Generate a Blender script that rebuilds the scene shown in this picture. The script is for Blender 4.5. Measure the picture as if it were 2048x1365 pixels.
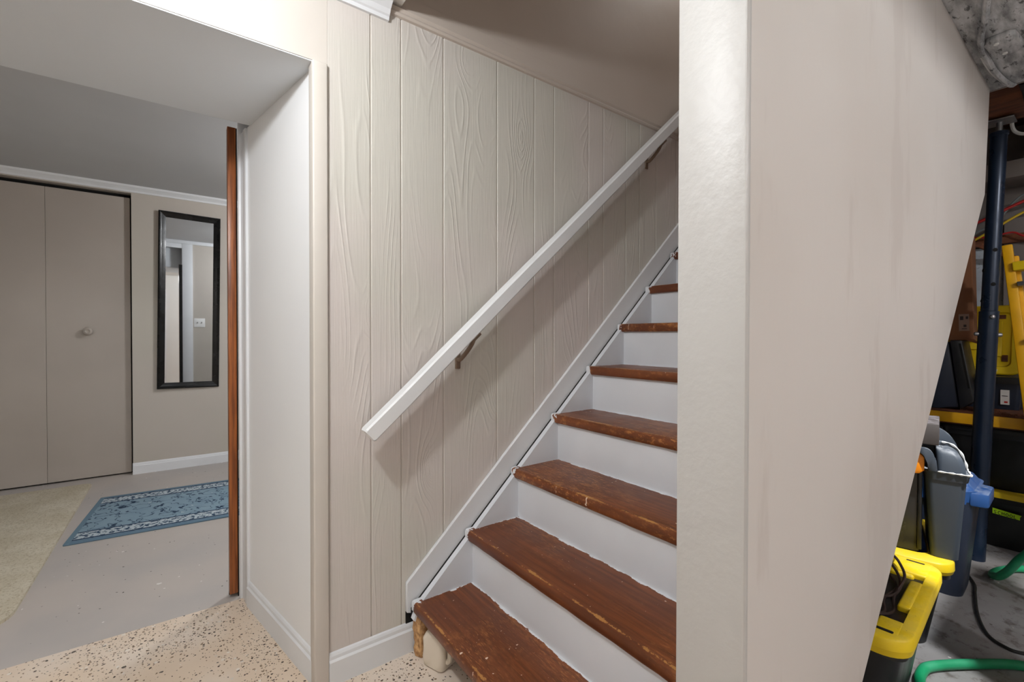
import bpy, bmesh, math, random
from mathutils import Vector, Matrix
random.seed(7)
R = math.radians
scene = bpy.context.scene
for o in list(bpy.data.objects):
    bpy.data.objects.remove(o)

# ------------------------------------------------------------------ camera
cam_d = bpy.data.cameras.new('camera')
cam_d.sensor_width = 36.0
cam_d.lens = 36.0 * 901.9 / 2048
cam_d.clip_start = 0.02
cam = bpy.data.objects.new('camera', cam_d)
scene.collection.objects.link(cam)
yaw, pitch, roll = R(53.614), R(-0.6086), R(-0.0683)
fw = Vector((math.cos(yaw) * math.cos(pitch), math.sin(yaw) * math.cos(pitch), math.sin(pitch)))
rt = fw.cross(Vector((0, 0, 1))).normalized()
dn = fw.cross(rt)
r2 = math.cos(roll) * rt + math.sin(roll) * dn
d2 = -math.sin(roll) * rt + math.cos(roll) * dn
rot = Matrix((r2, -d2, -fw)).transposed()
cam.matrix_world = Matrix.Translation((0, 0, 1.16)) @ rot.to_4x4()
scene.camera = cam

# ------------------------------------------------------------------ world, exposure, lights
w = bpy.data.worlds.new('world')
scene.world = w
w.use_nodes = True
w.node_tree.nodes['Background'].inputs[0].default_value = (0.05, 0.05, 0.05, 1)
w.node_tree.nodes['Background'].inputs[1].default_value = 0.3
vs = scene.view_settings
vs.view_transform = 'Standard'
vs.look = 'None'
vs.gamma = 1.0
vs.use_curve_mapping = False
vs.exposure = 0.0


def lamp(name, loc, watts, radius, col=(1, 1, 1)):
    d = bpy.data.lights.new(name, 'POINT')
    d.energy = watts
    d.shadow_soft_size = radius
    d.color = col
    o = bpy.data.objects.new(name, d)
    o.location = loc
    scene.collection.objects.link(o)
    return o


lamp('stair_hall_lamp', (-0.30, 0.80, 2.175), 47, 0.045, (0.95, 0.975, 1.0))
lamp('main_room_lamp', (1.70, -1.40, 2.29), 62, 0.05, (0.965, 0.98, 1.0))
lamp('main_room_second_lamp', (-1.7, -1.2, 2.2), 20, 0.12, (1.0, 1.0, 1.0))
lamp('back_room_lamp', (1.25, 3.35, 2.25), 52, 0.09, (0.97, 0.985, 1.0))
lamp('upstairs_lamp', (3.2, 1.0, 4.2), 15, 0.15, (1.0, 0.98, 0.96))
# clamp light over the storage
wd = bpy.data.lights.new('clamp_lamp', 'SPOT')
wd.energy = 220
wd.spot_size = R(37)
wd.spot_blend = 0.35
wd.shadow_soft_size = 0.018
wd.color = (0.96, 0.98, 1.0)
wo = bpy.data.objects.new('clamp_lamp', wd)
wo.location = (1.90, -0.25, 2.10)
wo.rotation_euler = (Vector((2.62, 0.36, 0.0)) - Vector(wo.location)).to_track_quat('-Z', 'Y').to_euler()
scene.collection.objects.link(wo)


# ------------------------------------------------------------------ material helpers
def lin(c):
    return tuple(((v / 255) / 12.92 if v / 255 <= 0.04045 else ((v / 255 + 0.055) / 1.055) ** 2.4) for v in c) + (1.0,)


class NT:
    def __init__(s, name, rough=0.5, col=(128, 128, 128), metal=0.0, spec=0.5):
        s.m = bpy.data.materials.new(name)
        s.m.use_nodes = True
        s.t = s.m.node_tree
        s.b = s.t.nodes['Principled BSDF']
        s.b.inputs['Roughness'].default_value = rough
        s.b.inputs['Metallic'].default_value = metal
        s.b.inputs['Specular IOR Level'].default_value = spec
        s.b.inputs['Base Color'].default_value = lin(col)
        s.m.diffuse_color = lin(col)

    def put(s, sock, v):
        if hasattr(v, 'is_output'):
            s.t.links.new(v, sock)
        else:
            sock.default_value = v

    def n(s, typ, out=0, props=None, **kw):
        nd = s.t.nodes.new('ShaderNode' + typ)
        for k, v in (props or {}).items():
            setattr(nd, k, v)
        for k, v in kw.items():
            k2 = int(k[1:]) if k[0] == 'i' and k[1:].isdigit() else k.replace('_', ' ')
            s.put(nd.inputs[k2], v)
        return nd.outputs[out]

    def obj(s):
        return s.n('TexCoord', 'Object')

    def pos(s):
        return s.n('NewGeometry', 'Position')

    def rand(s):
        return s.n('ObjectInfo', 'Random')

    def math(s, op, a, b=0.0, c=0.0, clamp=False):
        return s.n('Math', 0, dict(operation=op, use_clamp=clamp), i0=a, i1=b, i2=c)

    def vec(s, v, scale=(1, 1, 1), add=None):
        x = s.n('VectorMath', 0, dict(operation='MULTIPLY'), i0=v, i1=scale)
        if add is not None:
            x = s.n('VectorMath', 0, dict(operation='ADD'), i0=x, i1=add)
        return x

    def xyz(s, v):
        nd = s.t.nodes.new('ShaderNodeSeparateXYZ')
        s.put(nd.inputs[0], v)
        return nd.outputs[0], nd.outputs[1], nd.outputs[2]

    def comb(s, x, y, z):
        return s.n('CombineXYZ', 0, None, i0=x, i1=y, i2=z)

    def noise(s, v, scale, detail=2.0, rough=0.5, out=0):
        return s.n('TexNoise', out, None, Vector=v, Scale=scale, Detail=detail, Roughness=rough)

    def vor(s, v, scale, out='Distance', rnd=1.0):
        return s.n('TexVoronoi', out, None, Vector=v, Scale=scale, Randomness=rnd)

    def step(s, v, a, b):
        return s.n('MapRange', 0, dict(interpolation_type='SMOOTHSTEP'), i0=v, i1=a, i2=b, i3=0.0, i4=1.0)

    def mix(s, f, a, b):
        nd = s.t.nodes.new('ShaderNodeMix')
        nd.data_type = 'RGBA'
        s.put(nd.inputs[0], f)
        s.put(nd.inputs[6], a if hasattr(a, 'is_output') else lin(a))
        s.put(nd.inputs[7], b if hasattr(b, 'is_output') else lin(b))
        return nd.outputs[2]

    def col(s, c):
        s.put(s.b.inputs['Base Color'], c)
        return s

    def rgh(s, c):
        s.put(s.b.inputs['Roughness'], c)
        return s

    def bump(s, h, strength=0.3, dist=0.002):
        nd = s.t.nodes.new('ShaderNodeBump')
        nd.inputs['Strength'].default_value = strength
        nd.inputs['Distance'].default_value = dist
        s.put(nd.inputs['Height'], h)
        s.t.links.new(nd.outputs[0], s.b.inputs['Normal'])
        return s


def paint(name, c1, c2=None, rough=0.5, bump=0.15, bscale=60, vscale=1.5, dist=0.001):
    m = NT(name, rough, c1)
    p = m.pos()
    f = m.step(m.noise(p, vscale, 3), 0.35, 0.65)
    m.col(m.mix(f, c1, c2 or c1))
    m.bump(m.noise(p, bscale, 4), bump, dist)
    return m.m


def plain(name, c, rough=0.45, metal=0.0, bump=0.0, bscale=200, dust=None, spec=0.5):
    m = NT(name, rough, c, metal, spec)
    p = m.obj()
    f = m.step(m.noise(p, 9, 4), 0.3, 0.75)
    d = dust or tuple(min(255, v * 1.12 + 3) for v in c)
    m.col(m.mix(m.math('MULTIPLY', f, 0.55), c, d))
    m.rgh(m.math('MULTIPLY_ADD', f, 0.15, rough))
    if bump:
        m.bump(m.noise(p, bscale, 3), bump, 0.001)
    return m.m


MAT = {}
BEIGE = (210, 201, 192)
WHITE = (229, 231, 234)


def mat_planks():
    m = NT('embossed_beige_panelling', 0.42, BEIGE)
    o = m.obj()
    x, y, z = m.xyz(o)
    r = m.rand()
    base = m.comb(m.math('MULTIPLY', x, 5.2), m.math('MULTIPLY', r, 37.0), m.math('MULTIPLY', z, 0.85))
    n1 = m.noise(base, 1.0, 1.2, 0.45)
    kv = m.comb(m.math('MULTIPLY', x, 5.0), m.math('MULTIPLY', r, 91.0), m.math('MULTIPLY', z, 2.2))
    kd = m.vor(kv, 0.8)
    kn = m.math('MULTIPLY', m.math('POWER', 2.718, m.math('MULTIPLY', kd, -9.0)), 0.55)
    h = m.math('ADD', n1, kn)
    ring = m.math('MULTIPLY_ADD', m.math('SINE', m.math('MULTIPLY', h, 150.0)), 0.5, 0.5)
    ring = m.math('POWER', ring, 5.0)
    # only some growth rings stand out
    gate = m.step(m.noise(m.vec(o, (9, 9, 1.3), m.comb(r, 0.0, m.math('MULTIPLY', r, 13.0))), 1.0, 2), 0.44, 0.66)
    st = m.noise(m.vec(o, (170, 60, 5.0)), 1.0, 3, 0.6)
    hh = m.math('ADD', m.math('MULTIPLY', m.math('MULTIPLY', ring, gate), 0.9), m.math('MULTIPLY', st, 0.7))
    hh = m.math('ADD', hh, m.math('MULTIPLY', m.step(kd, 0.06, 0.0), -0.8))
    c = m.mix(m.step(m.noise(m.pos(), 1.7, 2), 0.36, 0.64), (211, 203, 198), (205, 202, 193))
    m.col(c)
    m.bump(hh, 0.55, 0.0023)
    return m.m


def mat_floor_epoxy():
    m = NT('speckled_beige_epoxy', 0.4, (206, 186, 164))
    p = m.pos()
    base = m.mix(m.step(m.noise(p, 2.2, 3), 0.4, 0.66), (220, 200, 178), (226, 212, 197))
    wob = m.n('VectorMath', 0, dict(operation='ADD'), i0=p, i1=m.vec(m.noise(p, 60, 2, 0.5, 'Color'), (0.012, 0.012, 0.0)))
    dens = m.step(m.noise(p, 3.0, 2), 0.35, 0.72)

    def chips(scale, lo, hi, frac, size):
        v = m.vec(wob, (1, 1, 0.0))
        d = m.vor(v, scale)
        c = m.vor(v, scale, 'Color')
        cr, cg, cb = m.xyz(c)
        pick = m.math('LESS_THAN', cr, m.math('MULTIPLY_ADD', dens, hi - lo, lo))
        rad = m.math('MULTIPLY_ADD', cg, size, size * 0.35)
        return m.math('MULTIPLY', pick, m.math('LESS_THAN', d, rad)), cb
    k1, cb = chips(92.0, 0.20, 0.85, 0.4, 0.30)
    dark = m.mix(cb, (52, 40, 30), (128, 104, 78))
    c = m.mix(k1, base, dark)
    k3, cb3 = chips(150.0, 0.12, 0.70, 0.4, 0.30)
    c = m.mix(k3, c, m.mix(cb3, (60, 46, 34), (150, 124, 96)))
    k2, cb2 = chips(57.0, 0.18, 0.40, 0.3, 0.26)
    c = m.mix(k2, c, m.mix(cb2, (234, 225, 214), (70, 60, 50)))
    m.col(c)
    m.rgh(m.math('MULTIPLY_ADD', m.noise(p, 5, 2), 0.3, 0.25))
    m.bump(m.noise(p, 40, 2), 0.06, 0.001)
    return m.m


def mat_floor_grey(name, c1, c2, chip, dirt=0.0):
    m = NT(name, 0.5, c1)
    p = m.pos()
    c = m.mix(m.step(m.noise(p, 1.6, 4), 0.36, 0.66), c1, c2)
    if dirt:
        c = m.mix(m.math('MULTIPLY', m.step(m.noise(p, 14, 5, 0.7), 0.5, 0.68), dirt), c, (74, 62, 54))
    wob = m.n('VectorMath', 0, dict(operation='ADD'), i0=m.vec(p, (1, 1, 0)), i1=m.vec(m.noise(p, 45, 2, 0.5, 'Color'), (0.02, 0.02, 0.0)))
    for sc, frac, colr, sz in ((44.0, 0.22, (70, 62, 56), 0.17), (37.0, 0.10, chip, 0.20), (13.0, 0.10, chip, 0.16)):
        d = m.vor(wob, sc)
        cr, cg, cb = m.xyz(m.vor(wob, sc, 'Color'))
        k = m.math('MULTIPLY', m.math('LESS_THAN', cr, frac), m.math('LESS_THAN', d, m.math('MULTIPLY', cg, sz)))
        c = m.mix(k, c, colr)
    m.col(c)
    m.bump(m.noise(p, 30, 4), 0.15, 0.002)
    return m.m


def mat_tread():
    m = NT('worn_brown_tread_paint', 0.34, (112, 56, 30))
    o = m.obj()
    loc = m.n('ObjectInfo', 'Location')
    x, y, z = m.xyz(o)          # x back from the nosing, y across, z up (0 = top)
    w = m.n('VectorMath', 0, dict(operation='ADD'), i0=o, i1=m.vec(loc, (7.3, 3.1, 5.7)))
    grain = m.noise(m.vec(w, (70, 2.4, 20)), 1.0, 4, 0.65)
    base = m.mix(m.step(grain, 0.3, 0.7), (88, 44, 21), (128, 70, 34))
    base = m.mix(m.math('MULTIPLY', m.step(m.noise(w, 4.0, 4), 0.38, 0.68), 0.6), base, (88, 42, 20))
    # fine tan scratches along the board, thickest where feet land
    walk = m.step(m.noise(m.vec(w, (3.0, 2.0, 1.0)), 1.0, 2), 0.38, 0.66)
    scr = m.step(m.noise(m.vec(w, (230, 34, 60)), 1.0, 5, 0.7), 0.52, 0.64)
    blot = m.step(m.noise(m.vec(w, (34, 14, 20)), 1.0, 5, 0.7), 0.52, 0.70)
    base = m.mix(m.math('MULTIPLY', m.math('MULTIPLY', walk, m.math('MAXIMUM', scr, m.math('MULTIPLY', blot, 0.7))), 0.95), base, (176, 116, 62))
    # bare wood along the nosing edge
    d = m.math('ADD', m.math('ABSOLUTE', m.math('ADD', x, -0.006)), m.math('MULTIPLY', m.math('ABSOLUTE', z), 1.6))
    wid = m.math('MULTIPLY', m.step(m.noise(m.vec(w, (7, 8, 7)), 1.0, 5, 0.7), 0.40, 0.68), 0.0085)
    edge = m.math('LESS_THAN', d, m.math('ADD', wid, m.math('MULTIPLY', m.math('ADD', m.noise(m.vec(w, (160, 90, 160)), 1.0, 5, 0.75), -0.53), 0.022)))
    base = m.mix(m.math('MULTIPLY', edge, 0.8), base, m.mix(m.noise(w, 60, 2), (196, 146, 78), (158, 104, 54)))
    # splashes of wall paint
    for sc, frac, sz in ((38.0, 0.22, 0.14), (95.0, 0.32, 0.17), (17.0, 0.20, 0.085)):
        wob = m.n('VectorMath', 0, dict(operation='ADD'), i0=w, i1=m.vec(m.noise(w, 90, 2, 0.5, 'Color'), (0.012, 0.012, 0.0)))
        v = m.vec(wob, (1, 1, 0.0))
        cr, cg, cb = m.xyz(m.vor(v, sc, 'Color'))
        dens = m.step(m.noise(w, 4.0, 2), 0.38, 0.66)
        k = m.math('MULTIPLY', m.math('LESS_THAN', cr, m.math('MULTIPLY', dens, frac)), m.math('LESS_THAN', m.vor(v, sc), m.math('MULTIPLY', cg, sz)))
        base = m.mix(m.math('MULTIPLY', k, 0.9), base, (226, 205, 186))
    # white brushed over the edge next to the stringer and under the riser
    jag = m.math('MULTIPLY', m.math('ADD', m.noise(m.vec(w, (26, 40, 40)), 1.0, 4, 0.65), -0.40), 0.10)
    k1 = m.math('GREATER_THAN', m.math('ADD', y, jag), -0.011)
    jag2 = m.math('MULTIPLY', m.math('ADD', m.noise(m.vec(w, (40, 12, 40)), 1.0, 4, 0.7), -0.5), 0.048)
    k2 = m.math('GREATER_THAN', m.math('ADD', x, jag2), 0.2365)
    k = m.math('MAXIMUM', k1, k2)
    base = m.mix(k, base, (222, 224, 228))
    m.col(base)
    m.rgh(m.math('MULTIPLY_ADD', m.noise(w, 12, 3), 0.3, 0.22))
    m.bump(grain, 0.12, 0.001)
    return m.m


def mat_white_wood(name='white_trim_paint', c=WHITE, bump=0.12):
    m = NT(name, 0.38, c)
    p = m.pos()
    m.col(m.mix(m.step(m.noise(p, 3, 3), 0.35, 0.7), c, tuple(v - 7 for v in c)))
    m.bump(m.noise(m.vec(p, (35, 35, 35)), 1.0, 4), bump, 0.001)
    return m.m


def mat_wood(name, c1, c2, rough=0.45, axis=(60, 60, 3)):
    m = NT(name, rough, c1)
    p = m.obj()
    g = m.noise(m.vec(p, axis), 1.0, 4, 0.6)
    m.col(m.mix(m.step(g, 0.35, 0.65), c1, c2))
    m.bump(g, 0.2, 0.001)
    return m.m


def mat_rug_runner():
    # local: x along the runner (0 = near end edge), y across (0..W)
    m = NT('blue_floral_runner_weave', 0.95, (108, 130, 146), spec=0.1)
    o = m.obj()
    x, y, z = m.xyz(o)
    W = RUN_W
    yc = m.math('ABSOLUTE', m.math('ADD', y, -W / 2))
    e = m.math('MINIMUM', m.math('SUBTRACT', W / 2, yc), m.math('ADD', x, 0.0))
    ey = m.math('SUBTRACT', W / 2, yc)
    field = m.mix(m.noise(o, 9, 3), (124, 148, 165), (144, 167, 181))
    wob = m.n('VectorMath', 0, dict(operation='ADD'), i0=o, i1=m.vec(m.noise(o, 16, 3, 0.6, 'Color'), (0.11, 0.11, 0)))
    d = m.vor(m.vec(wob, (1, 1, 0)), 19.0)
    cr, cg, cb = m.xyz(m.vor(m.vec(wob, (1, 1, 0)), 19.0, 'Color'))
    vine = m.math('LESS_THAN', m.math('ABSOLUTE', m.math('ADD', m.noise(o, 11, 2), -0.5)), 0.014)
    leaf = m.math('MULTIPLY', m.math('LESS_THAN', cr, 0.62), m.math('LESS_THAN', d, 0.27))
    f = m.mix(m.math('MAXIMUM', leaf, m.math('MULTIPLY', vine, 0.8)), field, (44, 62, 84))
    pale = m.math('MULTIPLY', m.math('GREATER_THAN', cr, 0.78), m.math('LESS_THAN', d, 0.16))
    f = m.mix(pale, f, (176, 190, 196))
    # pale border with dark scroll
    bn = m.noise(m.vec(o, (1, 1, 0)), 44, 3, 0.6)
    bord = m.mix(m.math('GREATER_THAN', bn, 0.53), (186, 197, 203), (62, 82, 104))
    inb = m.math('MULTIPLY', m.math('GREATER_THAN', ey, 0.055), m.math('LESS_THAN', ey, 0.155))
    c = m.mix(inb, f, bord)
    ln = m.math('MAXIMUM', m.math('LESS_THAN', m.math('ABSOLUTE', m.math('ADD', ey, -0.048)), 0.009),
                m.math('LESS_THAN', m.math('ABSOLUTE', m.math('ADD', ey, -0.163)), 0.008))
    c = m.mix(ln, c, (52, 70, 92))
    c = m.mix(m.math('LESS_THAN', ey, 0.036), c, (104, 128, 146))
    c = m.mix(m.math('LESS_THAN', x, 0.028), c, (110, 134, 150))
    m.col(c)
    m.bump(m.noise(o, 320, 2), 0.5, 0.002)
    return m.m


def mat_rug_beige():
    m = NT('cream_pile', 0.95, (206, 194, 166), spec=0.1)
    o = m.obj()
    a = m.step(m.noise(o, 4, 4, 0.6), 0.35, 0.7)
    b = m.noise(o, 95, 4, 0.75)
    c = m.mix(a, (204, 194, 172), (218, 210, 192))
    c = m.mix(m.math('MULTIPLY', m.step(b, 0.48, 0.68), 0.75), c, (160, 144, 116))
    m.col(c)
    m.bump(b, 0.8, 0.006)
    return m.m


def mat_grey_sprayed():
    m = NT('streaky_grey_ceiling_paint', 0.6, (120, 120, 122))
    p = m.pos()
    a = m.step(m.noise(m.vec(p, (5, 22, 5)), 1.0, 5, 0.65), 0.30, 0.72)
    c = m.mix(a, (116, 117, 119), (206, 207, 209))
    k = m.step(m.noise(m.vec(p, (16, 42, 10)), 1.0, 5, 0.7), 0.54, 0.64)
    c = m.mix(m.math('MULTIPLY', k, 0.85), c, (44, 43, 43))
    m.col(c)
    m.bump(m.noise(p, 60, 4), 0.3, 0.002)
    return m.m


def mat_block_white():
    m = NT('limewashed_foundation', 0.7, (192, 202, 212))
    p = m.pos()
    c = m.mix(m.step(m.noise(p, 7, 4), 0.4, 0.7), (196, 205, 214), (172, 180, 190))
    k = m.step(m.noise(p, 55, 4, 0.7), 0.60, 0.66)
    c = m.mix(m.math('MULTIPLY', k, 0.7), c, (120, 122, 124))
    m.col(c)
    m.bump(m.noise(p, 45, 5), 0.6, 0.004)
    return m.m


def mat_dusty(name, c, dust, rough=0.4, amount=0.6):
    m = NT(name, rough, c)
    o = m.obj()
    nz = m.xyz(m.n('NewGeometry', 'Normal'))[2]
    f = m.math('MULTIPLY', m.step(nz, 0.35, 0.95), m.step(m.noise(o, 24, 5, 0.7), 0.35, 0.68))
    cc = m.mix(m.math('MULTIPLY', f, amount), c, dust)
    sp = m.math('LESS_THAN', m.vor(o, 70), 0.10)
    cc = m.mix(m.math('MULTIPLY', sp, m.math('MULTIPLY', f, 0.7)), cc, tuple(v * 0.45 for v in dust))
    m.col(cc)
    m.rgh(m.math('MULTIPLY_ADD', f, 0.35, rough))
    return m.m


RUN_W = 0.86
def mat_patchy():
    m = NT('patched_beige_plaster', 0.42, (207, 201, 196))
    p = m.pos()
    c = m.mix(m.step(m.noise(p, 1.4, 3), 0.38, 0.64), (208, 202, 197), (203, 196, 190))
    k = m.step(m.noise(m.vec(p, (4.5, 4.5, 1.1)), 1.0, 5, 0.62), 0.52, 0.60)
    c = m.mix(m.math('MULTIPLY', k, 0.6), c, (194, 186, 180))
    m.col(c)
    st = m.noise(m.vec(p, (30, 30, 5)), 1.0, 4, 0.6)
    m.bump(m.math('ADD', st, m.math('MULTIPLY', k, 0.4)), 0.22, 0.002)
    return m.m


MAT.update(
    plank=mat_planks(),
    beige=paint('smooth_beige_wall_paint', (210, 203, 196), (206, 200, 191), 0.45, 0.10, 70),
    beige_old=paint('beige_plaster_wall', (207, 201, 196), (202, 194, 189), 0.42, 0.30, 26, 1.1, 0.002),
    patchy=mat_patchy(),
    post=paint('pale_plaster_post', (188, 186, 183), (184, 181, 178), 0.45, 0.5, 38, 2.0, 0.003),
    closet=paint('taupe_door_paint', (178, 169, 160), (172, 163, 154), 0.5, 0.10, 80),
    upper=paint('taupe_stairwell_paint', (199, 188, 178), (194, 183, 173), 0.45, 0.4, 9, 1.4, 0.004),
    white=mat_white_wood(),
    jamb=paint('white_jamb_paint', (238, 239, 240), (235, 236, 238), 0.42, 0.10, 60),
    soffit=paint('grey_ceiling_paint', (220, 225, 230), (217, 222, 227), 0.6, 0.12, 60),
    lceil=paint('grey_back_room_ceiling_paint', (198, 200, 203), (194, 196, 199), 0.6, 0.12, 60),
    ceil=paint('white_ceiling_paint', (232, 230, 226), (228, 226, 222), 0.6, 0.12, 60),
    floor=mat_floor_epoxy(),
    floor_grey=mat_floor_grey('worn_grey_floor_paint', (189, 180, 173), (178, 172, 168), (222, 218, 214)),
    floor_conc=mat_floor_grey('bare_storage_concrete', (160, 161, 164), (126, 122, 119), (214, 212, 208), 0.7),
    tread=mat_tread(),
    riser=mat_white_wood('white_riser_paint', (224, 227, 232), 0.2),
    orange=mat_wood('orange_stained_oak', (158, 90, 42), (112, 58, 24), 0.35, (110, 110, 4)),
    oldwood=mat_wood('dark_old_joist_wood', (120, 70, 42), (84, 46, 28), 0.7, (30, 4, 30)),
    rawwood=mat_wood('crumbling_raw_wood', (206, 164, 114), (150, 108, 70), 0.9, (70, 70, 45)),
    black_gloss=plain('black_lacquer', (12, 12, 13), 0.2, spec=0.35),
    navy=plain('navy_steel_enamel', (24, 37, 56), 0.26, 0.3),
    steel=plain('dull_steel', (150, 150, 152), 0.35, 0.9),
    bronze=plain('antique_bronze', (132, 114, 98), 0.4, 0.6),
    yellow=mat_dusty('dusty_yellow_plastic', (232, 200, 22), (200, 180, 80), 0.42, 0.45),
    yellow2=plain('yellow_fibreglass', (226, 168, 8), 0.4),
    black_plastic=plain('black_tote_plastic', (20, 21, 23), 0.34, dust=(42, 42, 44)),
    grey_plastic=mat_dusty('dusty_slate_plastic', (66, 74, 84), (206, 208, 210), 0.4, 0.45),
    smoke_plastic=plain('smoky_dark_plastic', (38, 38, 36), 0.2),
    navy_plastic=plain('dark_navy_plastic', (26, 34, 50), 0.38),
    blue_plastic=mat_dusty('dusty_blue_plastic', (36, 74, 128), (130, 140, 156), 0.35, 0.7),
    orange_plastic=plain('orange_plastic', (240, 140, 10), 0.4),
    card=plain('brown_cardboard', (128, 84, 56), 0.85),
    charcoal=mat_dusty('dusty_charcoal_case', (72, 66, 64), (128, 122, 124), 0.6, 0.8),
    green=plain('green_rubber_hose', (10, 138, 88), 0.38, dust=(70, 160, 124)),
    cord=plain('black_rubber_cord', (26, 26, 26), 0.5),
    brown_cord=plain('dark_brown_cord', (52, 38, 34), 0.45),
    red_wire=plain('red_wire_sheath', (168, 34, 34), 0.45),
    yellow_wire=plain('yellow_wire_sheath', (206, 172, 40), 0.45),
    white_wire=plain('white_cable_sheath', (206, 206, 204), 0.5),
    grey_wire=plain('grey_wire_sheath', (110, 116, 116), 0.5),
    sprayed=mat_grey_sprayed(),
    block=mat_block_white(),
    greyboard=paint('grey_brown_board', (142, 134, 130), (124, 116, 112), 0.7),
    cream=plain('cream_jug_plastic', (222, 210, 192), 0.38, dust=(228, 216, 200)),
    plate=plain('white_switch_plastic', (236, 236, 234), 0.3),
    label=plain('white_paper_label', (214, 212, 208), 0.7),
    cardlabel=plain('faded_paper_label', (150, 122, 108), 0.7),
    ink=plain('dark_print', (58, 46, 44), 0.7),
    redink=plain('red_print', (176, 44, 40), 0.7),
    tape=plain('neon_green_tape', (176, 226, 20), 0.5),
    marker=plain('black_marker', (14, 20, 10), 0.6),
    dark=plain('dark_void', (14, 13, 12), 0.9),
    rug=mat_rug_beige(),
    runner=mat_rug_runner(),
)
mm = NT('mirror_glass', 0.02, (226, 228, 230), 1.0)
MAT['mirror'] = mm.m
MAT['dust_white'] = plain('white_dust', (214, 214, 212), 0.9)

# ------------------------------------------------------------------ mesh helpers
COL = scene.collection


def link(o, parent=None):
    COL.objects.link(o)
    if parent is not None:
        o.parent = parent
    return o


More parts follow.
